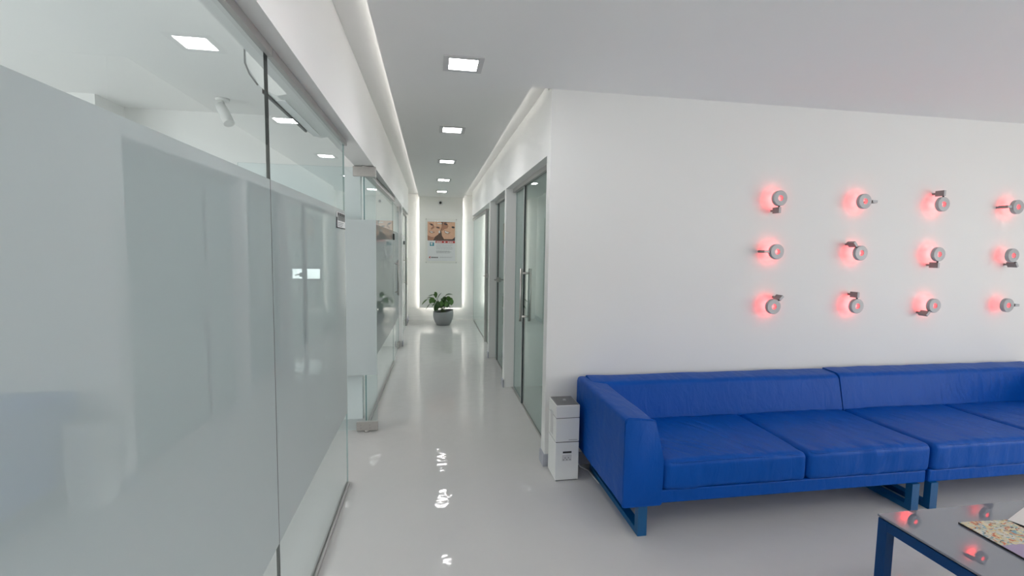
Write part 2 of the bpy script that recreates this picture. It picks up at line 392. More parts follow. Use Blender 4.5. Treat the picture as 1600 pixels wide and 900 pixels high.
# left side beyond the open door
w = thing(wn(), (XL, 4.0, 0), kind='structure')
banded_y(w, XL, 3.98, 6.28, 0.018, ZG-0.03)
obj('floor_channel', B((XL-0.014, XL+0.014, 3.98, 6.28, 0.0, 0.018)), M['alu'], w)
obj('head_channel', B((XL-0.025, XL+0.03, 3.98, 6.28, ZG-0.045, ZG-0.0005)), M['alu'], w)
w.location.x = XL-0.013; w.rotation_euler.z = -0.0165
XM = -0.503
d2 = thing('door_2', (XM, 6.78, 0), kind='structure')
banded_y(d2, XM, 6.29, 7.285, 0.015, ZG-0.05)
pull_handle(d2, XM, 6.62, 0.85, 1.33)
patch(d2, 'lock', XM-0.022, XM+0.022, 6.29, 6.37, 1.60, 1.68).data.materials[0] = M['dark']
patch(d2, 'top_pivot_fitting', XM-0.02, XM+0.02, 7.12, 7.285, 2.03, 2.10)
patch(d2, 'floor_pivot_fitting', XM-0.02, XM+0.02, 7.12, 7.285, 0.012, 0.085)
d3 = thing('door_3', (XM, 8.4, 0), kind='structure')
banded_y(d3, XM, 7.50, 9.25, 0.015, ZG-0.05)
obj('door_frame', B((XM-0.02, XM+0.02, 7.455, 7.495, 0, ZG-0.001), (XM-0.02, XM+0.02, 9.255, 9.295, 0, ZG-0.001), (XM-0.02, XM+0.02, 7.495, 9.255, ZG-0.045, ZG-0.001)), M['alu'], d3)
pull_handle(d3, XM, 8.75, 0.83, 1.32)
patch(d3, 'lock', XM-0.022, XM+0.022, 8.6, 8.66, 1.56, 1.62).data.materials[0] = M['dark']

# right side: three glazed door bays
def lever(parent, x, y, z, dirn):
    p = obj('lock', bevelled(B((x-0.03, x+0.03, y-0.045, y+0.035, z-0.03, z+0.03)), 0.006, 2), M['metal'], parent)
    for s in (-1, 1):
        bm = bmesh.new(); tube(bm, [(x+s*0.029, y, z), (x+s*0.055, y, z), (x+s*0.06, y+dirn*0.02, z), (x+s*0.06, y+dirn*0.13, z)], 0.009, 10); obj('lever', bm, M['metal'], p)
d4 = thing('door_4', (XG, 4.1, 0), kind='structure')
pane_y('pane', d4, XG, 3.21, 4.425, 0.012, 2.10, 'gedge_dark', m='glass_green')
obj('edge_strip', B((XG-0.011, XG+0.011, 4.415, 4.445, 0.008, 2.10)), M['gedge_dark'], d4)
obj('edge_seal', B((XG-0.010, XG+0.010, 4.446, 4.470, 0.008, 2.10)), M['lamp_body'], d4)
pull_handle(d4, XG, 4.355, 0.825, 1.325)
pane_y('side_pane', d4, XG+0.014, 4.44, 4.985, 0.012, 2.10, m='glass_green')
obj('head_channel', B((XG-0.025, XG+0.03, 3.205, 4.995, 2.102, 2.1395)), M['alu'], d4)
obj('floor_channel', B((XG-0.012, XG+0.022, 3.205, 4.985, 0, 0.008)), M['alu'], d4)
d5 = thing('door_5', (XG, 5.7, 0), kind='structure')
pane_y('pane', d5, XG, 5.12, 6.24, 0.012, 2.10, 'gedge_dark', m='glass_green')
pane_y('side_pane', d5, XG, 6.25, 6.385, 0.012, 2.10, m='glass_green')
obj('head_channel', B((XG-0.025, XG+0.03, 5.105, 6.395, 2.102, 2.1395)), M['alu'], d5)
obj('edge_strip', B((XG-0.01, XG+0.01, 6.2405, 6.2495, 0.008, 2.10)), M['gedge_dark'], d5)
obj('floor_channel', B((XG-0.012, XG+0.022, 5.105, 6.385, 0, 0.008)), M['alu'], d5)
lever(d5, XG, 6.18, 1.10, -1)
d6 = thing('door_6', (XG, 7.0, 0), kind='structure')
pane_y('pane', d6, XG, 6.53, 7.555, 0.012, 2.10, 'gedge_dark', m='glass_green')
obj('door_frame', B((XG-0.03, XG+0.03, 7.56, 7.62, 0, 2.1395), (XG-0.02, XG+0.02, 6.505, 6.53, 0, 2.1395)), M['alu'], d6)
lever(d6, XG, 7.46, 1.08, -1)
w = thing(wn(), (XG, 8.8, 0), kind='structure')
pane_y('pane', w, XG, 7.625, YE-0.015, 0.012, 2.10, m='glass_green')
obj('head_channel', B((XG-0.025, XG+0.03, 7.625, YE-0.015, 2.102, 2.1395)), M['alu'], w)
obj('floor_channel', B((XG-0.012, XG+0.022, 7.625, YE-0.015, 0, 0.008)), M['alu'], w)

# ------------------------------------------------------------------ ceiling lights
lx = 0.172
for i, (lx, y) in enumerate(((0.172, 2.80), (0.172, 4.32), (0.172, 5.87), (0.172, 7.44), (0.172, 8.95), (0.172, 1.25), (0.172, -0.3), (0.172, -1.85), (2.6, 0.3), (2.6, -1.85), (4.8, 0.3), (4.8, -1.85))):  # entries after the corridor row are unseen lamps, added to brighten the waiting room
    where = ['largest, nearest the waiting room', 'second from the waiting room', 'middle one of the corridor row', 'fourth from the waiting room', 'farthest, above the poster', 'added unseen over the waiting room entrance', 'added unseen over the waiting room middle', 'added unseen at the waiting room rear', 'added unseen over the coffee table side', 'added unseen at waiting room rear middle', 'added unseen toward the right window', 'added unseen in the rear right corner'][i]
    t = thing('ceiling_light', (lx, y, ZC), 'square recessed white ceiling light in grey trim, ' + where, 'light', 'recessed lights along the corridor ceiling')
    a, b_, z0 = 0.112, 0.080, ZC-0.006
    obj('trim', B((lx-a, lx-b_, y-a, y+a, z0, ZC-0.0004), (lx+b_, lx+a, y-a, y+a, z0, ZC-0.0004), (lx-b_, lx+b_, y-a, y-b_, z0, ZC-0.0004), (lx-b_, lx+b_, y+b_, y+a, z0, ZC-0.0004)), M['trim'], t)
    obj('diffuser', B((lx-b_, lx+b_, y-b_, y+b_, ZC-0.003, ZC-0.0004)), M['light_panel'], t)

# cove and panel LED strips
def strip(name, b, label):
    o = obj(name, B(b), M['cove_strip' if b[4] > 2.55 else 'led_strip'], loc=((b[0]+b[1])/2, (b[2]+b[3])/2, b[4])); return tag(o, label, 'led strip', 'white led strips hidden along the corridor edges')
strip('led_strip', (-0.252, -0.244, 9.977, 9.983, 0.28, 2.53), 'white led strip glowing behind the left edge of the poster panel')
strip('led_strip', (0.600, 0.608, 9.977, 9.983, 0.29, 2.53), 'white led strip glowing behind the right edge of the poster panel')
strip('led_strip', (-0.22, 0.576, 9.977, 9.983, 0.29, 0.30), 'white led strip glowing under the bottom edge of the poster panel')
strip('led_strip', (-0.262, -0.254, RY+0.1, 9.88, ZC+0.0205, ZC+0.0265), 'white led strip in the ceiling cove above the left glass wall')
strip('led_strip', (0.608, 0.616, 3.15, 9.88, ZC+0.0205, ZC+0.0265), 'white led strip in the ceiling cove above the right doors')

# ------------------------------------------------------------------ sofas
def rbox(sx, sy, sz, r, nx, ny, nz, puff=0.0, wr=0.0, seed=0.0, creases=()):
    """rounded cushion block centred on the origin"""
    bm = bmesh.new()
    def coords(hh, n):
        inner = [(-hh+r) + (2*hh-2*r)*i/n for i in range(n+1)]
        k = 4
        lo = [-hh + r*(1-math.cos(PI/2*i/k))*1.0 for i in range(k)]
        lo = [-hh + r*i/k for i in range(k)]
        return lo + inner + [-v for v in lo[::-1]]
    hx, hy, hz = sx/2, sy/2, sz/2
    X, Y, Z = coords(hx, nx), coords(hy, ny), coords(hz, nz)
    vd = {}
    def v(i, j, k):
        if (i, j, k) in vd: return vd[(i, j, k)]
        p = Vector((X[i], Y[j], Z[k]))
        q = Vector((max(-hx+r, min(hx-r, p.x)), max(-hy+r, min(hy-r, p.y)), max(-hz+r, min(hz-r, p.z))))
        d = p-q
        if d.length > 1e-9: p = q + d.normalized()*r
        u, w_ = p.x/hx, p.y/hy
        bulge = max(0, 1-u*u)*max(0, 1-w_*w_)
        if p.z > 0: p.z += puff*bulge**0.6*(p.z/hz)
        if wr:
            nrm = d.normalized() if d.length > 1e-9 else Vector((0, 0, 1 if p.z > 0 else -1))
            s1 = noise.noise(Vector((p.x*7+seed, p.y*3.0, p.z*5+seed)))
            s2 = noise.noise(Vector((p.x*16+p.y*9+seed*3, p.y*5-p.x*3, seed)))
            edge = 0.35 + 0.65*max(0, (-p.y/hy))**2
            p += nrm*(wr*(0.6*s1 + 0.5*s2*edge))
        if p.z > hz*0.3:
            for (ax_, ay_, bx_, by_, dep) in creases:      # pressed folds in the top
                A2, B2, P2 = Vector((ax_*hx, ay_*hy)), Vector((bx_*hx, by_*hy)), Vector((p.x, p.y)); AB = B2-A2
                tt = max(0, min(1, (P2-A2).dot(AB)/AB.length_squared)); dd = (P2-A2-AB*tt).length
                p.z += dep*(-math.exp(-(dd/0.010)**2) + 0.55*math.exp(-((dd-0.022)/0.012)**2))*math.sin(PI*(0.08+0.84*tt))
        vd[(i, j, k)] = bm.verts.new(p); return vd[(i, j, k)]
    NI, NJ, NK = len(X)-1, len(Y)-1, len(Z)-1
    for i in range(NI):
        for j in range(NJ):
            bm.faces.new((v(i,j,0), v(i,j+1,0), v(i+1,j+1,0), v(i+1,j,0))); bm.faces.new((v(i,j,NK), v(i+1,j,NK), v(i+1,j+1,NK), v(i,j+1,NK)))
    for i in range(NI):
        for k in range(NK):
            bm.faces.new((v(i,0,k), v(i+1,0,k), v(i+1,0,k+1), v(i,0,k+1))); bm.faces.new((v(i,NJ,k), v(i,NJ,k+1), v(i+1,NJ,k+1), v(i+1,NJ,k)))
    for j in range(NJ):
        for k in range(NK):
            bm.faces.new((v(0,j,k), v(0,j,k+1), v(0,j+1,k+1), v(0,j+1,k))); bm.faces.new((v(NI,j,k), v(NI,j+1,k), v(NI,j+1,k+1), v(NI,j,k+1)))
    return bm
def round_poly(pts, r, seg=5):
    out = []; n = len(pts)
    for i in range(n):
        p, a, b = Vector(pts[i]), Vector(pts[i-1]), Vector(pts[(i+1) % n])
        rr = r[i] if isinstance(r, (list, tuple)) else r
        u, v = (a-p).normalized(), (b-p).normalized(); ang = u.angle(v); d = min(rr/math.tan(ang/2), (a-p).length*0.45, (b-p).length*0.45)
        s, e = p+u*d, p+v*d
        for k in range(seg+1):
            t = k/seg; out.append(tuple((1-t)**2*s + 2*t*(1-t)*p + t*t*e))
    return out
def prism_soft(prof, axis, a0, a1, n, bev=0.018, wr=0.003, seed=0.0):
    bm = bmesh.new(); prism(bm, prof, axis, a0, a1, n)
    caps = [f for f in bm.faces if len(f.verts) > 4]
    ed = list({e for f in caps for e in f.edges})
    bmesh.ops.bevel(bm, geom=ed, offset=bev, segments=3, profile=0.5, affect='EDGES', clamp_overlap=True)
    bm.normal_update()
    for v in bm.verts:
        p = v.co; v.co = p + v.normal*wr*noise.noise(Vector((p.x*6+seed, p.y*6, p.z*6)))
    return bm
CREASE = ((-0.25, 0.85, 0.35, -0.75, 0.005), (0.0, 0.75, 0.25, 0.1, 0.004), (-0.9, -0.3, -0.55, -0.8, 0.005), (-0.8, -0.1, -0.2, -0.85, 0.005), (-0.55, -0.2, 0.0, -0.9, 0.004), (0.3, -0.6, 0.45, -0.95, 0.004), (0.05, -0.5, 0.2, -0.95, 0.004))
CREASE2 = ((-0.7, -0.7, -0.55, -0.97, 0.003), (0.2, -0.75, 0.3, -0.97, 0.003), (0.5, -0.7, 0.55, -0.97, 0.003), (-0.2, -0.75, -0.1, -0.97, 0.003))
SF, SB = 2.23, 3.065      # sofa front and back (Y)
def sofa(x0, x1, arm, label, ztop, splits, leg_x, seed):
    t = thing('sofa', ((x0+x1)/2, (SF+SB)/2, 0), label, 'sofa', 'blue sofas along the lamp wall')
    ax = 0.215
    i0, i1 = (x0+ax, x1) if arm == 'l' else (x0, x1-ax)
    # arm: upright outer face, flat top, inner face flaring down to the seat
    if arm == 'l': prof = [(x0, 0.165), (x0, ztop-0.004), (x0+0.165, ztop-0.022), (x0+ax+0.004, 0.41), (x0+ax, 0.165)]
    else: prof = [(x1, 0.165), (x1-ax, 0.165), (x1-ax-0.004, 0.41), (x1-0.165, ztop-0.022), (x1, ztop-0.004)]
    o = obj('arm', prism_soft(round_poly(prof, [0.008, 0.028, 0.03, 0.05, 0.008]), 'y', SF, SB, 10, 0.014, 0.004, seed), M['leather'], t, smooth=True); auto_smooth(o, 50)
    bm = bmesh.new(); pp = [(q[0], SF+0.011, q[1]) for q in round_poly(prof, [0.008, 0.028, 0.03, 0.05, 0.008])]; tube(bm, pp, 0.0042, 6)
    obj('piping', bm, M['leather'], o, smooth=True)
    bprof = [(SB, 0.165), (SB-0.19, 0.165), (SB-0.215, 0.40), (SB-0.16, ztop-0.012), (SB, ztop)]
    b0, b1 = (x0+0.06, x1) if arm == 'l' else (x0, x1-0.06)
    o = obj('backrest', prism_soft(round_poly(bprof, [0.008, 0.01, 0.05, 0.045, 0.015]), 'x', b0, b1, 24, 0.014, 0.006, seed+5), M['leather'], t, smooth=True); auto_smooth(o, 50)
    # upholstered plinth under the cushions
    obj('seat_base', bevelled(B((i0+0.002, i1-0.012, SF+0.015, SB-0.2, 0.165, 0.240)), 0.008, 2), M['leather'], t)
    ed = [i0] + splits + [i1]
    for k in range(len(ed)-1):
        a, b = ed[k]+0.004, ed[k+1]-0.002
        bm = rbox(b-a, SB-0.205-SF+0.01, 0.165, 0.032, 70, 56, 5, 0.016, 0.010, seed+k*3.3, CREASE if (k == 0 and arm == 'l') else CREASE2 if k == 1 else ())
        bmesh.ops.translate(bm, verts=bm.verts, vec=((a+b)/2, (SF+SB-0.195)/2, 0.236+0.0825))
        cu = obj('seat_cushion', bm, M['leather'], t, smooth=True)
        bm = bmesh.new(); yb, zt = SF-0.001, 0.388
        tube(bm, [(a+0.02, yb+0.02, zt+0.004), (a+0.06, yb+0.0075, zt+0.002), ((a+b)/2, yb+0.0065, zt+0.004), (b-0.06, yb+0.0075, zt+0.002), (b-0.02, yb+0.02, zt+0.004)], 0.0032, 6)
        obj('piping', bm, M['leather'], cu)
    s = 0.05
    for lx0 in leg_x:
        y0, y1 = SF+0.005, SB-0.06
        bm = B((lx0, lx0+s, y0, y0+s*0.8, 0, 0.1648), (lx0, lx0+s, y1-s*0.8, y1, 0, 0.1648), (lx0, lx0+s, y0+s*0.8, y1-s*0.8, 0, 0.032))
        obj('sled_leg', bm, M['blue_steel'], t)
    return t
sofa(0.982, 2.885, 'l', 'blue leatherette two-seat sofa beside the white air purifier', 0.648, [2.066], [1.07, 2.775], 1.0)
sofa(2.893, 4.80, 'r', 'blue leatherette two-seat sofa cut by the right edge, nearer the far wall lamps', 0.655, [3.74], [2.905, 4.66], 9.0)

# ------------------------------------------------------------------ air purifier tower
AX0, AX1, AY0, AY1 = 0.787, 0.945, 2.872, 3.062
t = thing('air_purifier', ((AX0+AX1)/2, (AY0+AY1)/2, 0), 'slim white tower air purifier standing between the wall corner and the blue sofa', 'air purifier')
obj('lower_body', bevelled(B((AX0, AX1, AY0, AY1, 0.006, 0.257)), 0.004, 2), M['white_plastic'], t)
obj('foot', B((AX0+0.008, AX1-0.008, AY0+0.008, AY1-0.008, 0, 0.0065)), M['seam'], t)
obj('waist_gap', B((AX0+0.004, AX1-0.004, AY0+0.004, AY1-0.004, 0.2565, 0.2625)), M['seam'], t)
o = obj('water_tank', bevelled(B((AX0, AX1, AY0, AY1, 0.262, 0.418)), 0.004, 2), M['white_plastic'], t)
obj('side_grip', B((AX0-0.0012, AX0+0.001, AY0+0.075, AY0+0.135, 0.285, 0.44)), M['trim'], o)
obj('upper_gap', B((AX0+0.003, AX1-0.003, AY0+0.003, AY1-0.003, 0.4175, 0.4215)), M['seam'], t)
obj('upper_body', bevelled(B((AX0, AX1, AY0, AY1, 0.421, 0.504)), 0.004, 2), M['white_plastic'], t)
o = obj('top_grille', B((AX0+0.006, AX1-0.006, AY0+0.006, AY1-0.006, 0.5035, 0.506)), M['grey_plastic'], t)
bm = bmesh.new(); lathe(bm, [(0.013, 0.0), (0.012, 0.006), (0.008, 0.009)], 20, close_top=True); bmesh.ops.translate(bm, verts=bm.verts, vec=((AX0+AX1)/2, (AY0+AY1)/2, 0.506))
obj('outlet_cap', bm, M['lamp_body'], o)
for q in range(7):
    y = AY0+0.02+q*0.025
    obj('slot', B((AX0+0.015, AX1-0.015, y-0.002, y+0.002, 0.5058, 0.507)), M['seam'], o)
o = obj('display', B((AX0+0.046, AX0+0.112, AY0-0.0015, AY0+0.001, 0.182, 0.204)), M['white_gloss'], t)
obj('screen', B((AX0+0.050, AX0+0.108, AY0-0.0025, AY0-0.0012, 0.187, 0.199)), M['dark'], o)
o = obj('control_label', B((AX0+0.047, AX0+0.109, AY0-0.0012, AY0+0.001, 0.135, 0.176)), M['trim'], t)
for q in range(5):
    obj('button', B((AX0+0.052+q*0.011, AX0+0.059+q*0.011, AY0-0.002, AY0-0.0011, 0.140+(q % 2)*0.012, 0.147+(q % 2)*0.012)), M['lamp_dark'], o)
obj('maker_name', B(*[(AX0+0.088+q*0.0075, AX0+0.093+q*0.0075, AY0-0.0006, AY0+0.001, 0.272, 0.2765) for q in range(8)]), M['lamp_dark'], t)
bm = bmesh.new(); tube(bm, [(AX1-0.002, 3.03, 0.13), (0.965, 3.035, 0.11), (0.985, 3.035, 0.05), (1.01, 3.03, 0.012), (1.05, 2.98, 0.006), (1.062, 2.80, 0.006)], 0.0035, 8)
tag(obj('power_cord', bm, M['white_plastic'], loc=(1.0, 3.0, 0)), 'thin white power cord running from the air purifier under the sofa', 'cord')

# ------------------------------------------------------------------ ring lamps on the wall
RI, RO, RT = 0.020, 0.054, 0.026
def ring_mesh():
    bm = bmesh.new(); seg = 40
    prof = [(RI, 0.0), (RO-0.003, 0.0), (RO, 0.003), (RO, RT), (RI, RT)]
    rings = [[bm.verts.new((r*math.cos(2*PI*k/seg), y, r*math.sin(2*PI*k/seg))) for k in range(seg)] for r, y in prof]
    for a, b in zip(rings, rings[1:]+rings[:1]):
        for k in range(seg): bm.faces.new((a[k], a[(k+1) % seg], b[(k+1) % seg], b[k]))
    return bm
def led_mesh():
    bm = bmesh.new(); seg = 32
    for r0, y0, r1, y1 in ((RI-0.0008, 0.006, RI-0.0008, RT-0.001), (RI+0.002, RT+0.001, RO-0.012, RT+0.001)):
        a = [bm.verts.new((r0*math.cos(2*PI*k/seg), y0, r0*math.sin(2*PI*k/seg))) for k in range(seg)]
        b = [bm.verts.new((r1*math.cos(2*PI*k/seg), y1, r1*math.sin(2*PI*k/seg))) for k in range(seg)]
        for k in range(seg): bm.faces.new((a[k], a[(k+1) % seg], b[(k+1) % seg], b[k]))
    return bm
def block_mesh():
    bm = bmesh.new(); box(bm, 0.062, 0.104, 0.0, 0.066, -0.0095, 0.0095); bevelled(bm, 0.0015, 1); tube(bm, [(0.083, 0.0655, 0), (0.083, 0.0895, 0)], 0.008, 10); return bm
def arm_mesh():
    bm = bmesh.new(); tube(bm, [(RO-0.004, 0.012, 0), (0.064, 0.012, 0)], 0.006, 12); return bm
protos = {}
def lamp(x, z, ang, power, label):
    YF = YW-0.09
    t = thing('wall_lamp', (x, YF, z), label, 'wall lamp', 'ring lamps glowing red on the wall')
    parts = {}
    for nm, fn, mm in (('ring', ring_mesh, M['lamp_body']), ('red_led', led_mesh, M['red_led']), ('mount_block', block_mesh, [M['lamp_dark'], M['lamp_body']]), ('pivot_arm', arm_mesh, M['dark'])):
        if nm in protos:
            o = protos[nm].copy(); C.objects.link(o); o.parent = t
        else:
            o = obj(nm, fn(), mm, t, local=True); protos[nm] = o
            if nm == 'ring': auto_smooth(o)
            if nm == 'mount_block':
                for f in o.data.polygons: f.material_index = 1 if f.normal.y < -0.7 else 0
        o.location = (0, 0, 0); o.rotation_euler = (0, -ang, 0)
        parts[nm] = o
    d = bpy.data.lights.new('red_glow', 'AREA'); d.shape = 'DISK'; d.size = 0.04; d.color = (1.0, 0.045, 0.045); d.energy = power; d.spread = math.radians(150)
    g = bpy.data.objects.new('red_glow', d); C.objects.link(g); g.parent = t; g.location = (0, RT+0.004, 0); g.rotation_euler = (PI/2, 0, 0)
    return t
LXs = [2.420, 3.113, 3.800, 4.496]
LZs = [1.890, 1.513, 1.1195]
ANG = [[270, 0, 90, 180], [180, 130, 270, 300], [48, 90, 228, 0]]
PW = [[1, 1, 1, 0.9], [1.1, 1, 1, 0.22], [0.9, 1, 1, 0.28]]
rown = ['top', 'middle', 'bottom']; coln = ['first from the corridor', 'second from the corridor', 'third from the corridor', 'last before the photo edge']
dirn = {270: 'below', 0: 'right of', 90: 'above', 180: 'left of', 130: 'up-left of', 300: 'down-right of', 48: 'up-right of', 228: 'down-left of'}
for r in range(3):
    for c in range(4):
        lamp(LXs[c], LZs[r], math.radians(ANG[r][c]), 0.15*PW[r][c], 'grey ring wall lamp, %s row, %s, block %s ring' % (rown[r], coln[c], dirn[ANG[r][c]]))

# ------------------------------------------------------------------ poster and security camera on the end panel
PY = 9.93
t = thing('poster', (0.183, PY, 1.20), 'advertising poster of two smiling faces behind clear acrylic on the end panel', 'poster')
px0, px1, pz0, pz1 = -0.097, 0.463, 1.243, 2.062
obj('paper', B((px0, px1, PY-0.012, PY-0.010, pz0, pz1)), mat('poster_paper', (0.85, 0.85, 0.87), 0.5), t)
obj('back_sheet', B((px0-0.025, px1+0.025, PY-0.0099, PY-0.007, pz0-0.03, pz1+0.03)), M['panel'], t)
pm = lambda n, c, r=0.5: mat(n, c, r, var=0.10, nscale=25)
m_skin, m_skin2, m_hair, m_dark, m_white, m_red, m_teal, m_txt = pm('print_skin', (0.78, 0.46, 0.31)), pm('print_skin_shadow', (0.46, 0.21, 0.13)), pm('print_hair', (0.11, 0.055, 0.035)), pm('print_dark', (0.04, 0.03, 0.035)), pm('print_white', (0.82, 0.82, 0.82)), pm('print_red', (0.55, 0.035, 0.03)), pm('print_teal', (0.0, 0.27, 0.36)), pm('print_text_grey', (0.33, 0.33, 0.35))
def uv(u, v): return px0+(px1-px0)*u, pz1-(pz1-pz0)*v     # u across, v down the sheet
def pshape(bm, pts, lay, mi):
    y = PY-0.0121-0.0002*lay
    bm.faces.new([bm.verts.new((uv(*p)[0], y, uv(*p)[1])) for p in pts]).material_index = mi
def ell(cu, cv, ru, rv, rot=0, n=22):
    ar = (px1-px0)/(pz1-pz0); out = []
    for k in range(n):
        a = 2*PI*k/n; x, y = ru*math.cos(a), rv*math.sin(a)/ar*ar
        out.append((cu + x*math.cos(rot) - y*math.sin(rot), cv + (x*math.sin(rot) + y*math.cos(rot))*ar))
    return out
bm = bmesh.new()
PMAT = [m_hair, m_skin, m_skin2, m_dark, m_white, m_red, m_teal, m_txt]
def rect(u0, u1, v0, v1): return [(u0, v0), (u1, v0), (u1, v1), (u0, v1)]
pshape(bm, rect(0, 1, 0.02, 0.49), 1, 0)
# left face: tilted oval with chin, neck, hair and open smile
pshape(bm, [(0, 0.02), (0.50, 0.02), (0.52, 0.12), (0.47, 0.24), (0.38, 0.34), (0.26, 0.40), (0.2, 0.49), (0, 0.49)], 2, 1)
pshape(bm, [(0, 0.36), (0.13, 0.40), (0.24, 0.40), (0.2, 0.49), (0, 0.49)], 3, 2)
pshape(bm, ell(0.14, 0.09, 0.09, 0.035, 0.45), 3, 2); pshape(bm, ell(0.15, 0.095, 0.05, 0.022, 0.45), 4, 3)
pshape(bm, ell(0.38, 0.165, 0.09, 0.035, 0.2), 3, 2); pshape(bm, ell(0.38, 0.165, 0.05, 0.02, 0.2), 4, 3)
pshape(bm, [(0.22, 0.10), (0.25, 0.17), (0.15, 0.22), (0.11, 0.20)], 3, 2)
pshape(bm, [(0.05, 0.25), (0.14, 0.255), (0.27, 0.275), (0.25, 0.30), (0.15, 0.31), (0.07, 0.29)], 3, 2)
pshape(bm, [(0.07, 0.26), (0.16, 0.268), (0.21, 0.285), (0.14, 0.295)], 4, 4)
# right face
pshape(bm, [(0.60, 0.10), (0.70, 0.03), (1.0, 0.02), (1.0, 0.40), (0.90, 0.45), (0.60, 0.45), (0.52, 0.36), (0.50, 0.24)], 2, 1)
pshape(bm, [(0.56, 0.02), (0.70, 0.05), (0.76, 0.12), (0.72, 0.18), (0.62, 0.20), (0.53, 0.25), (0.5, 0.20)], 3, 2)
pshape(bm, ell(0.66, 0.075, 0.07, 0.03, 0.3), 4, 3); pshape(bm, ell(0.93, 0.15, 0.06, 0.035, 0.2), 3, 3)
pshape(bm, [(0.60, 0.22), (0.68, 0.25), (0.84, 0.275), (0.78, 0.32), (0.68, 0.315), (0.61, 0.28)], 4, 2)
pshape(bm, [(0.62, 0.24), (0.70, 0.265), (0.80, 0.285), (0.72, 0.305), (0.64, 0.28)], 5, 4)
pshape(bm, [(0.92, 0.45), (1.0, 0.39), (1.0, 0.49), (0.70, 0.49)], 3, 3)
pshape(bm, ell(0.43, 0.27, 0.03, 0.05), 3, 4); pshape(bm, rect(0.36, 0.52, 0.055, 0.075), 5, 4)
o = obj('photo_print', bm, PMAT, t)
bm = bmesh.new(); pshape(bm, rect(0.29, 1.0, 0.495, 0.55), 1, 5)
for q in range(9):
    if q in (3, 5): continue
    pshape(bm, rect(0.325+q*0.068, 0.382+q*0.068, 0.512, 0.538), 2, 4)
obj('red_banner', bm, PMAT, t)
bm = bmesh.new(); pshape(bm, rect(0.085, 0.235, 0.54, 0.625), 1, 6); pshape(bm, ell(0.15, 0.575, 0.04, 0.035), 2, 4); pshape(bm, rect(0.15, 0.16, 0.54, 0.625), 3, 4)
obj('teal_emblem', bm, PMAT, t)
rr = random.Random(3)
for row, (v, u1, hh) in enumerate(((0.575, 0.93, 0.006), (0.60, 0.92, 0.006), (0.625, 0.86, 0.006), (0.65, 0.90, 0.006), (0.675, 0.93, 0.006), (0.70, 0.90, 0.006), (0.745, 0.80, 0.011), (0.768, 0.87, 0.011), (0.790, 0.82, 0.011), (0.90, 0.92, 0.005), (0.915, 0.88, 0.005))):
    u = 0.32 if v < 0.85 else 0.44; bm = bmesh.new()
    while u < u1:
        wd = rr.uniform(0.02, 0.07); pshape(bm, rect(u, min(u+wd, u1), v, v+hh), 1, 7); u += wd+0.012
    obj('text_line', bm, PMAT, t)['kind'] = 'stuff'
bm = bmesh.new(); pshape(bm, [(0.05, 0.915), (0.075, 0.89), (0.11, 0.89), (0.11, 0.905), (0.085, 0.915), (0.11, 0.925), (0.11, 0.935), (0.07, 0.935)], 1, 5)
for q in range(6): pshape(bm, rect(0.135+q*0.043, 0.165+q*0.043, 0.90, 0.93), 1, 3)
obj('logo', bm, PMAT, t)
obj('acrylic_sheet', B((px0-0.04, px1+0.04, PY-0.022, PY-0.018, pz0-0.045, pz1+0.045)), M['acrylic'], t)
for sx in (px0-0.028, px1+0.028):
    for sz in (pz0-0.033, pz1+0.033):
        bm = bmesh.new(); tube(bm, [(sx, PY-0.0005, sz), (sx, PY-0.026, sz)], 0.010, 14); obj('standoff', bm, M['metal'], t)
t = thing('security_camera', (0.163, PY, 2.43), 'small white dome security camera with black lens above the poster', 'camera')
bm = bmesh.new(); tube(bm, [(0.163, PY-0.0005, 2.435), (0.163, PY-0.022, 2.435)], [0.055, 0.05], 24); obj('mount', bm, M['white_plastic'], t)
bm = bmesh.new(); bmesh.ops.create_uvsphere(bm, u_segments=24, v_segments=14, radius=0.041); bmesh.ops.translate(bm, verts=bm.verts, vec=(0.163, PY-0.032, 2.432))
o = obj('housing', bm, M['white_plastic'], t, smooth=True)
bm = bmesh.new(); bmesh.ops.create_uvsphere(bm, u_segments=20, v_segments=12, radius=0.027); bmesh.ops.translate(bm, verts=bm.verts, vec=(0.163, PY-0.056, 2.430))
obj('lens', bm, M['dark'], o, smooth=True)

# ------------------------------------------------------------------ potted plant
PX, PYY = 0.214, 9.33
pot = thing('potted_plant', (PX, PYY, 0), 'leafy green plant in a round grey pot at the corridor end', 'plant')
tl = lambda x, y, z: (0.018*x/0.19 + 0.012*(abs(x)/0.19)**2 + 0.006*y/0.19)*max(0, (z-0.1)/0.18)
bm = bmesh.new(); lathe(bm, [(0.11, 0.0), (0.128, 0.006), (0.160, 0.06), (0.186, 0.12), (0.198, 0.18), (0.199, 0.23), (0.193, 0.272), (0.188, 0.276), (0.182, 0.270), (0.178, 0.245)], 56, tilt=tl)
o = obj('pot', bm, M['pot'], pot, local=True, smooth=True)
bm = bmesh.new(); lathe(bm, [(0.18, 0.243), (0.10, 0.252), (0.02, 0.256)], 30, close_top=True, close_bot=False); obj('soil', bm, M['soil'], pot, local=True)
K = 0.0126/12.86
def plant_pt(cx, cy, dy): return Vector(((cx-490)*K, dy, (772-cy)*K+0.012))
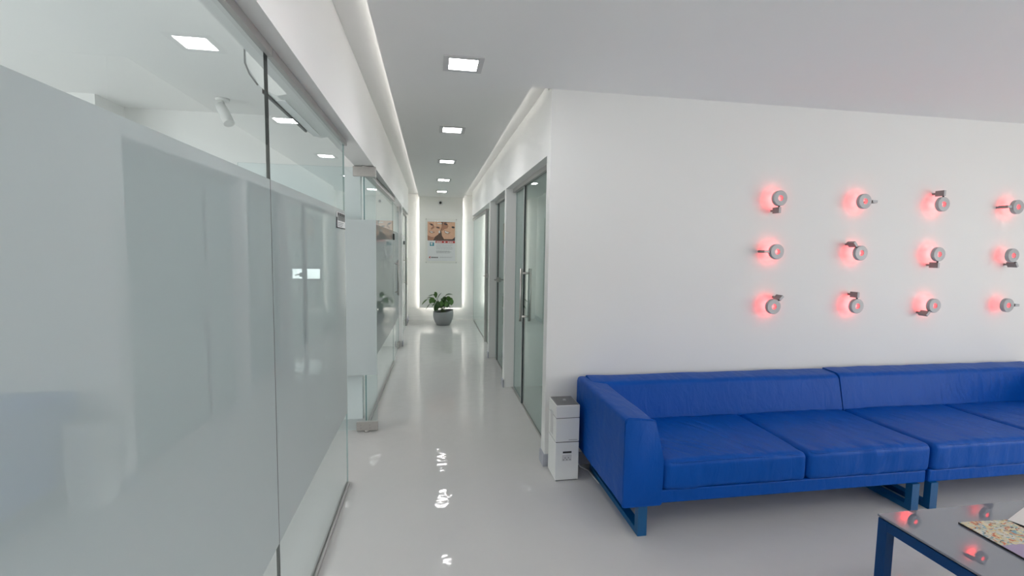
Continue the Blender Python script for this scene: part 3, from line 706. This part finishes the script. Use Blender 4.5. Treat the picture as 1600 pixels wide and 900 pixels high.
LEAVES = [((300,175),(255,168),(190,205),20,0), ((345,240),(345,125),(312,135),46,1), ((372,262),(400,190),(456,130),26,0), ((522,215),(590,150),(682,186),20,0), ((180,255),(110,275),(66,368),34,1),
          ((225,345),(185,375),(140,462),26,0), ((310,255),(255,270),(222,355),58,1), ((335,325),(300,320),(262,412),34,0), ((430,345),(360,380),(310,485),58,0), ((560,235),(500,250),(440,340),52,0),
          ((545,260),(600,235),(590,320),60,1), ((590,280),(650,310),(655,395),62,1), ((565,320),(500,350),(455,410),62,0), ((545,385),(590,400),(635,462),28,0), ((490,330),(450,340),(420,440),62,0),
          ((330,360),(350,400),(385,470),58,1), ((262,240),(215,225),(160,262),16,0), ((440,270),(470,250),(510,280),34,0), ((480,250),(520,225),(560,260),40,1), ((400,350),(430,380),(400,440),50,0), ((530,300),(545,340),(520,400),48,1), ((350,300),(300,300),(275,345),44,1), ((470,300),(440,330),(455,400),56,1), ((580,300),(560,350),(600,400),50,0), ((380,420),(340,440),(330,490),50,0), ((510,370),(560,390),(590,440),44,0), ((400,300),(380,330),(350,400),46,0), ((610,260),(640,270),(650,330),46,0)]
rl = random.Random(11)
for i, (a, b, c, w, lt) in enumerate(LEAVES):
    dy = rl.uniform(-0.11, 0.12)
    A, Bm, Cc = plant_pt(*a, dy*0.8), plant_pt(*b, dy), plant_pt(*c, dy*1.15)
    hw = w*K*1.0; n = 8; bm = bmesh.new(); rows = []
    side0 = Vector((0, 1, 0))
    for k in range(n+1):
        s = k/n; p = A*(1-s)**2 + Bm*2*s*(1-s) + Cc*s*s
        d = ((Bm-A)*(1-s) + (Cc-Bm)*s).normalized()
        perp = Vector((-d.z, 0, d.x)).normalized()
        side = (side0*(0.45 if w > 40 else 0.95) + perp*(0.9 if w > 40 else 0.35)*(1 if i % 2 else -1)).normalized()
        ww = max(hw, 0.022)*(math.sin(PI*min(1, s*0.96+0.03))**0.75)*(1.0 if s < 0.5 else 1.0)
        nn = d.cross(side).normalized()
        rows.append([bm.verts.new(p - side*ww + nn*ww*0.25), bm.verts.new(p), bm.verts.new(p + side*ww + nn*ww*0.25)])
    for r0, r1 in zip(rows, rows[1:]):
        for k in range(2): bm.faces.new((r0[k], r0[k+1], r1[k+1], r1[k]))
    lf = obj('leaf', bm, M['leaf2'] if lt else M['leaf'], pot, local=True, smooth=True)
    base = Vector((rl.uniform(-0.05, 0.05), rl.uniform(-0.05, 0.05), 0.255)); mid = (base+A)/2 + Vector((0, 0, 0.03))
    bm = bmesh.new(); tube(bm, [base, mid, A], [0.004, 0.0032, 0.0025], 6); obj('stem', bm, M['stem'], lf, local=True)

# ------------------------------------------------------------------ coffee table and magazines
TX0, TX1, TY0, TY1, TZ = 1.792, 2.62, 0.72, 1.572, 0.45
t = thing('coffee_table', ((TX0+TX1)/2, (TY0+TY1)/2, 0), 'low coffee table with navy steel frame and grey glass top', 'coffee table')
obj('glass_top', bevelled(B((TX0, TX1, TY0, TY1, TZ-0.009, TZ)), 0.0015, 1), M['table_glass'], t)
obj('spacer_gasket', B((TX0+0.006, TX1-0.006, TY0+0.006, TY1-0.006, TZ-0.013, TZ-0.0092)), M['dark'], t)
s = 0.04; zt = TZ-0.013
for (x, y) in ((TX0+0.002, TY0+0.002), (TX1-s-0.002, TY0+0.002), (TX0+0.002, TY1-s-0.002), (TX1-s-0.002, TY1-s-0.002)):
    obj('leg', bevelled(B((x, x+s, y, y+s, 0, zt)), 0.002, 1), M['navy_steel'], t)
for b_ in ((TX0+s+0.002, TX1-s-0.002, TY0+0.002, TY0+s), (TX0+s+0.002, TX1-s-0.002, TY1-s-0.002, TY1-0.002), (TX0+0.002, TX0+s, TY0+s+0.002, TY1-s-0.002), (TX1-s-0.002, TX1-0.002, TY0+s+0.002, TY1-s-0.002)):
    obj('rail', B((*b_, zt-0.04, zt-0.0005)), M['navy_steel'], t)

def cover_mat():
    m, nt, p = newmat('magazine_cover_print'); p.inputs['Roughness'].default_value = 0.25
    tc = nt.nodes.new('ShaderNodeTexCoord')
    v = nt.nodes.new('ShaderNodeTexVoronoi'); v.inputs['Scale'].default_value = 105; v.feature = 'F1'
    nz = nt.nodes.new('ShaderNodeTexNoise'); nz.inputs['Scale'].default_value = 14; nz.inputs['Detail'].default_value = 3
    mv = nt.nodes.new('ShaderNodeMix'); mv.data_type = 'VECTOR'; mv.inputs['Factor'].default_value = 0.12
    L(nt, tc.outputs['Object'], nz.inputs['Vector']); L(nt, tc.outputs['Object'], mv.inputs['A']); L(nt, nz.outputs['Color'], mv.inputs['B'])
    mp = nt.nodes.new('ShaderNodeMapping'); mp.inputs['Rotation'].default_value = (0, 0, 0.5); mp.inputs['Scale'].default_value = (0.6, 1.5, 1)
    L(nt, mv.outputs['Result'], mp.inputs['Vector']); L(nt, mp.outputs['Vector'], v.inputs['Vector'])
    cr = nt.nodes.new('ShaderNodeValToRGB'); cr.color_ramp.interpolation = 'CONSTANT'
    cols = [(0.0, (0.62, 0.50, 0.28)), (0.22, (0.55, 0.52, 0.42)), (0.38, (0.16, 0.33, 0.38)), (0.52, (0.70, 0.62, 0.36)), (0.64, (0.50, 0.14, 0.06)), (0.72, (0.12, 0.08, 0.05)), (0.80, (0.40, 0.46, 0.36)), (0.9, (0.62, 0.62, 0.56))]
    cr.color_ramp.elements[0].position = 0; cr.color_ramp.elements[0].color = (*cols[0][1], 1)
    cr.color_ramp.elements[1].position = cols[1][0]; cr.color_ramp.elements[1].color = (*cols[1][1], 1)
    for pos, c in cols[2:]: e = cr.color_ramp.elements.new(pos); e.color = (*c, 1)
    sx = nt.nodes.new('ShaderNodeSeparateColor'); L(nt, v.outputs['Color'], sx.inputs[0]); L(nt, sx.outputs[0], cr.inputs[0])
    sp = nt.nodes.new('ShaderNodeSeparateXYZ'); L(nt, tc.outputs['Object'], sp.inputs[0])
    ad = nt.nodes.new('ShaderNodeMath'); ad.operation = 'MULTIPLY_ADD'; ad.inputs[1].default_value = 0.06; L(nt, nz.outputs['Fac'], ad.inputs[0]); L(nt, sp.outputs['Y'], ad.inputs[2])
    st = nt.nodes.new('ShaderNodeMath'); st.operation = 'LESS_THAN'; st.inputs[1].default_value = 0.02; L(nt, ad.outputs[0], st.inputs[0])
    mx = nt.nodes.new('ShaderNodeMix'); mx.data_type = 'RGBA'; L(nt, st.outputs[0], mx.inputs['Factor']); L(nt, cr.outputs[0], mx.inputs['A']); mx.inputs['B'].default_value = (0.36, 0.28, 0.44, 1)
    L(nt, mx.outputs['Result'], p.inputs['Base Color'])
    return m
def magazine(name, cx, cy, rz, w, l, thick, m_cover, label):
    t = thing(name, (cx, cy, TZ), label, 'magazine'); t.rotation_euler = (0, 0, rz)
    obj('pages', B((-w/2+0.002, w/2-0.002, -l/2+0.002, l/2-0.002, 0.0012, thick-0.001)), m_white, t, local=True)
    obj('back_cover', B((-w/2, w/2, -l/2, l/2, 0, 0.0012)), M['dark'], t, local=True)
    c = obj('front_cover', B((-w/2, w/2, -l/2, l/2, thick-0.001, thick)), m_cover, t, local=True)
    obj('spine', B((-w/2-0.001, -w/2+0.0015, -l/2, l/2, 0.0, thick)), M['dark'], t, local=True)
    return t, c
# left edge of the cover runs from (2.044,1.455) towards (2.02,1.24)
ca, sa = math.cos(-0.03), math.sin(-0.03)
mw, ml = 0.215, 0.28
mcx = 2.038 + mw/2; mcy = 1.457 - ml/2
t, c = magazine('magazine', mcx, mcy, -0.06, mw, ml, 0.006, cover_mat(), 'thin magazine with a colourful collage and lilac cover on the coffee table')
def stroke(parent, pts, r=0.0012):
    bm = bmesh.new(); tube(bm, pts, r, 6); return obj('cover_lettering', bm, m_white, parent, local=True)
for q in range(4):
    x = 0.0 + q*0.022
    stroke(c, [(x-0.012, -0.078, 0.006), (x-0.002, -0.060, 0.006), (x+0.004, -0.066, 0.006), (x-0.004, -0.084, 0.006), (x+0.008, -0.082, 0.006), (x+0.012, -0.070, 0.006)])
t, c = magazine('magazine', 2.40, 1.36, 0.35, 0.20, 0.26, 0.006, mat('white_magazine_cover', (0.70, 0.68, 0.66), 0.3), 'white and red magazine lying behind the collage magazine')
obj('red_patch', B((-0.075, 0.07, -0.02, 0.055, 0.0061, 0.0064)), mat('red_print', (0.62, 0.07, 0.04), 0.3), c, local=True)

# ------------------------------------------------------------------ room behind the left glass
t = thing('air_conditioner', (-0.72, 2.87, 2.20), 'white wall-mounted air conditioner seen through the clear glass strip at upper left', 'air conditioner')
prof = round_poly([(-0.605, 2.225), (-0.72, 2.20), (-0.79, 2.235), (-0.846, 2.33), (-0.845, 2.47), (-0.80, 2.50), (-0.605, 2.50)], [0.01, 0.02, 0.04, 0.06, 0.05, 0.02, 0.005], 4)
bm = bmesh.new(); prism(bm, prof, 'y', 2.43, 3.30, 1); o = auto_smooth(obj('body', bm, M['white_plastic'], t), 35)
obj('outlet_slot', B((-0.798, -0.786, 2.48, 3.25, 2.222, 2.250)), M['dark'], o)
obj('louvre', B((-0.744, -0.70, 2.50, 3.24, 2.197, 2.2025)), M['white_gloss'], o)
bm = bmesh.new(); tube(bm, [(-0.69, 2.428, 2.44), (-0.69, 2.424, 2.36), (-0.675, 2.424, 2.335), (-0.63, 2.424, 2.335)], 0.003, 8); obj('side_seam', bm, M['trim'], o)
bm = bmesh.new(); tube(bm, [(-0.853, 2.43, 2.44), (-0.853, 2.43, 2.34), (-0.835, 2.43, 2.292), (-0.80, 2.43, 2.243)], 0.004, 8); obj('front_seam', bm, M['grey_plastic'], o)
t = thing('ceiling_spotlight', (-1.49, 3.80, ZC), 'white ceiling spotlight tilted down behind the left glass', 'spotlight')
bm = bmesh.new(); tube(bm, [(-1.49, 3.80, ZC-0.0005), (-1.49, 3.80, ZC-0.02)], 0.045, 20); obj('ceiling_rose', bm, M['white_plastic'], t)
bm = bmesh.new(); tube(bm, [(-1.49, 3.80, ZC-0.02), (-1.49, 3.80, ZC-0.06)], 0.012, 10); obj('swivel', bm, M['white_plastic'], t)
bm = bmesh.new(); tube(bm, [(-1.51, 3.81, ZC-0.045), (-1.475, 3.78, ZC-0.10), (-1.43, 3.745, ZC-0.185)], [0.032, 0.036, 0.036], 20); o = obj('lamp_head', bm, M['white_plastic'], t)
# small notice on the end of the glass wall
t = thing('door_sign', (XL, 2.87, 1.60), 'small black and white lettered notice on the left glass wall edge', 'sign')
obj('plate', B((XL+0.0065, XL+0.008, 2.745, 3.002, 1.605, 1.695)), m_white, t)
obj('black_edge', B((XL+0.0066, XL+0.0085, 2.745, 2.765, 1.605, 1.665), (XL+0.0066, XL+0.0085, 2.745, 3.002, 1.605, 1.611)), M['dark'], t)
for q in range(4):
    y = 2.775+q*0.056
    obj('letter', B((XL+0.0066, XL+0.0086, y, y+0.017, 1.648, 1.692), (XL+0.0066, XL+0.0086, y+0.017, y+0.031, 1.676, 1.692), (XL+0.0066, XL+0.0086, y+0.031, y+0.048, 1.648, 1.692)), M['dark'], t)
for q in range(3): obj('text_line', B((XL+0.0066, XL+0.0084, 2.785, 2.95-q*0.02, 1.635-q*0.009, 1.639-q*0.009)), m_txt, t)
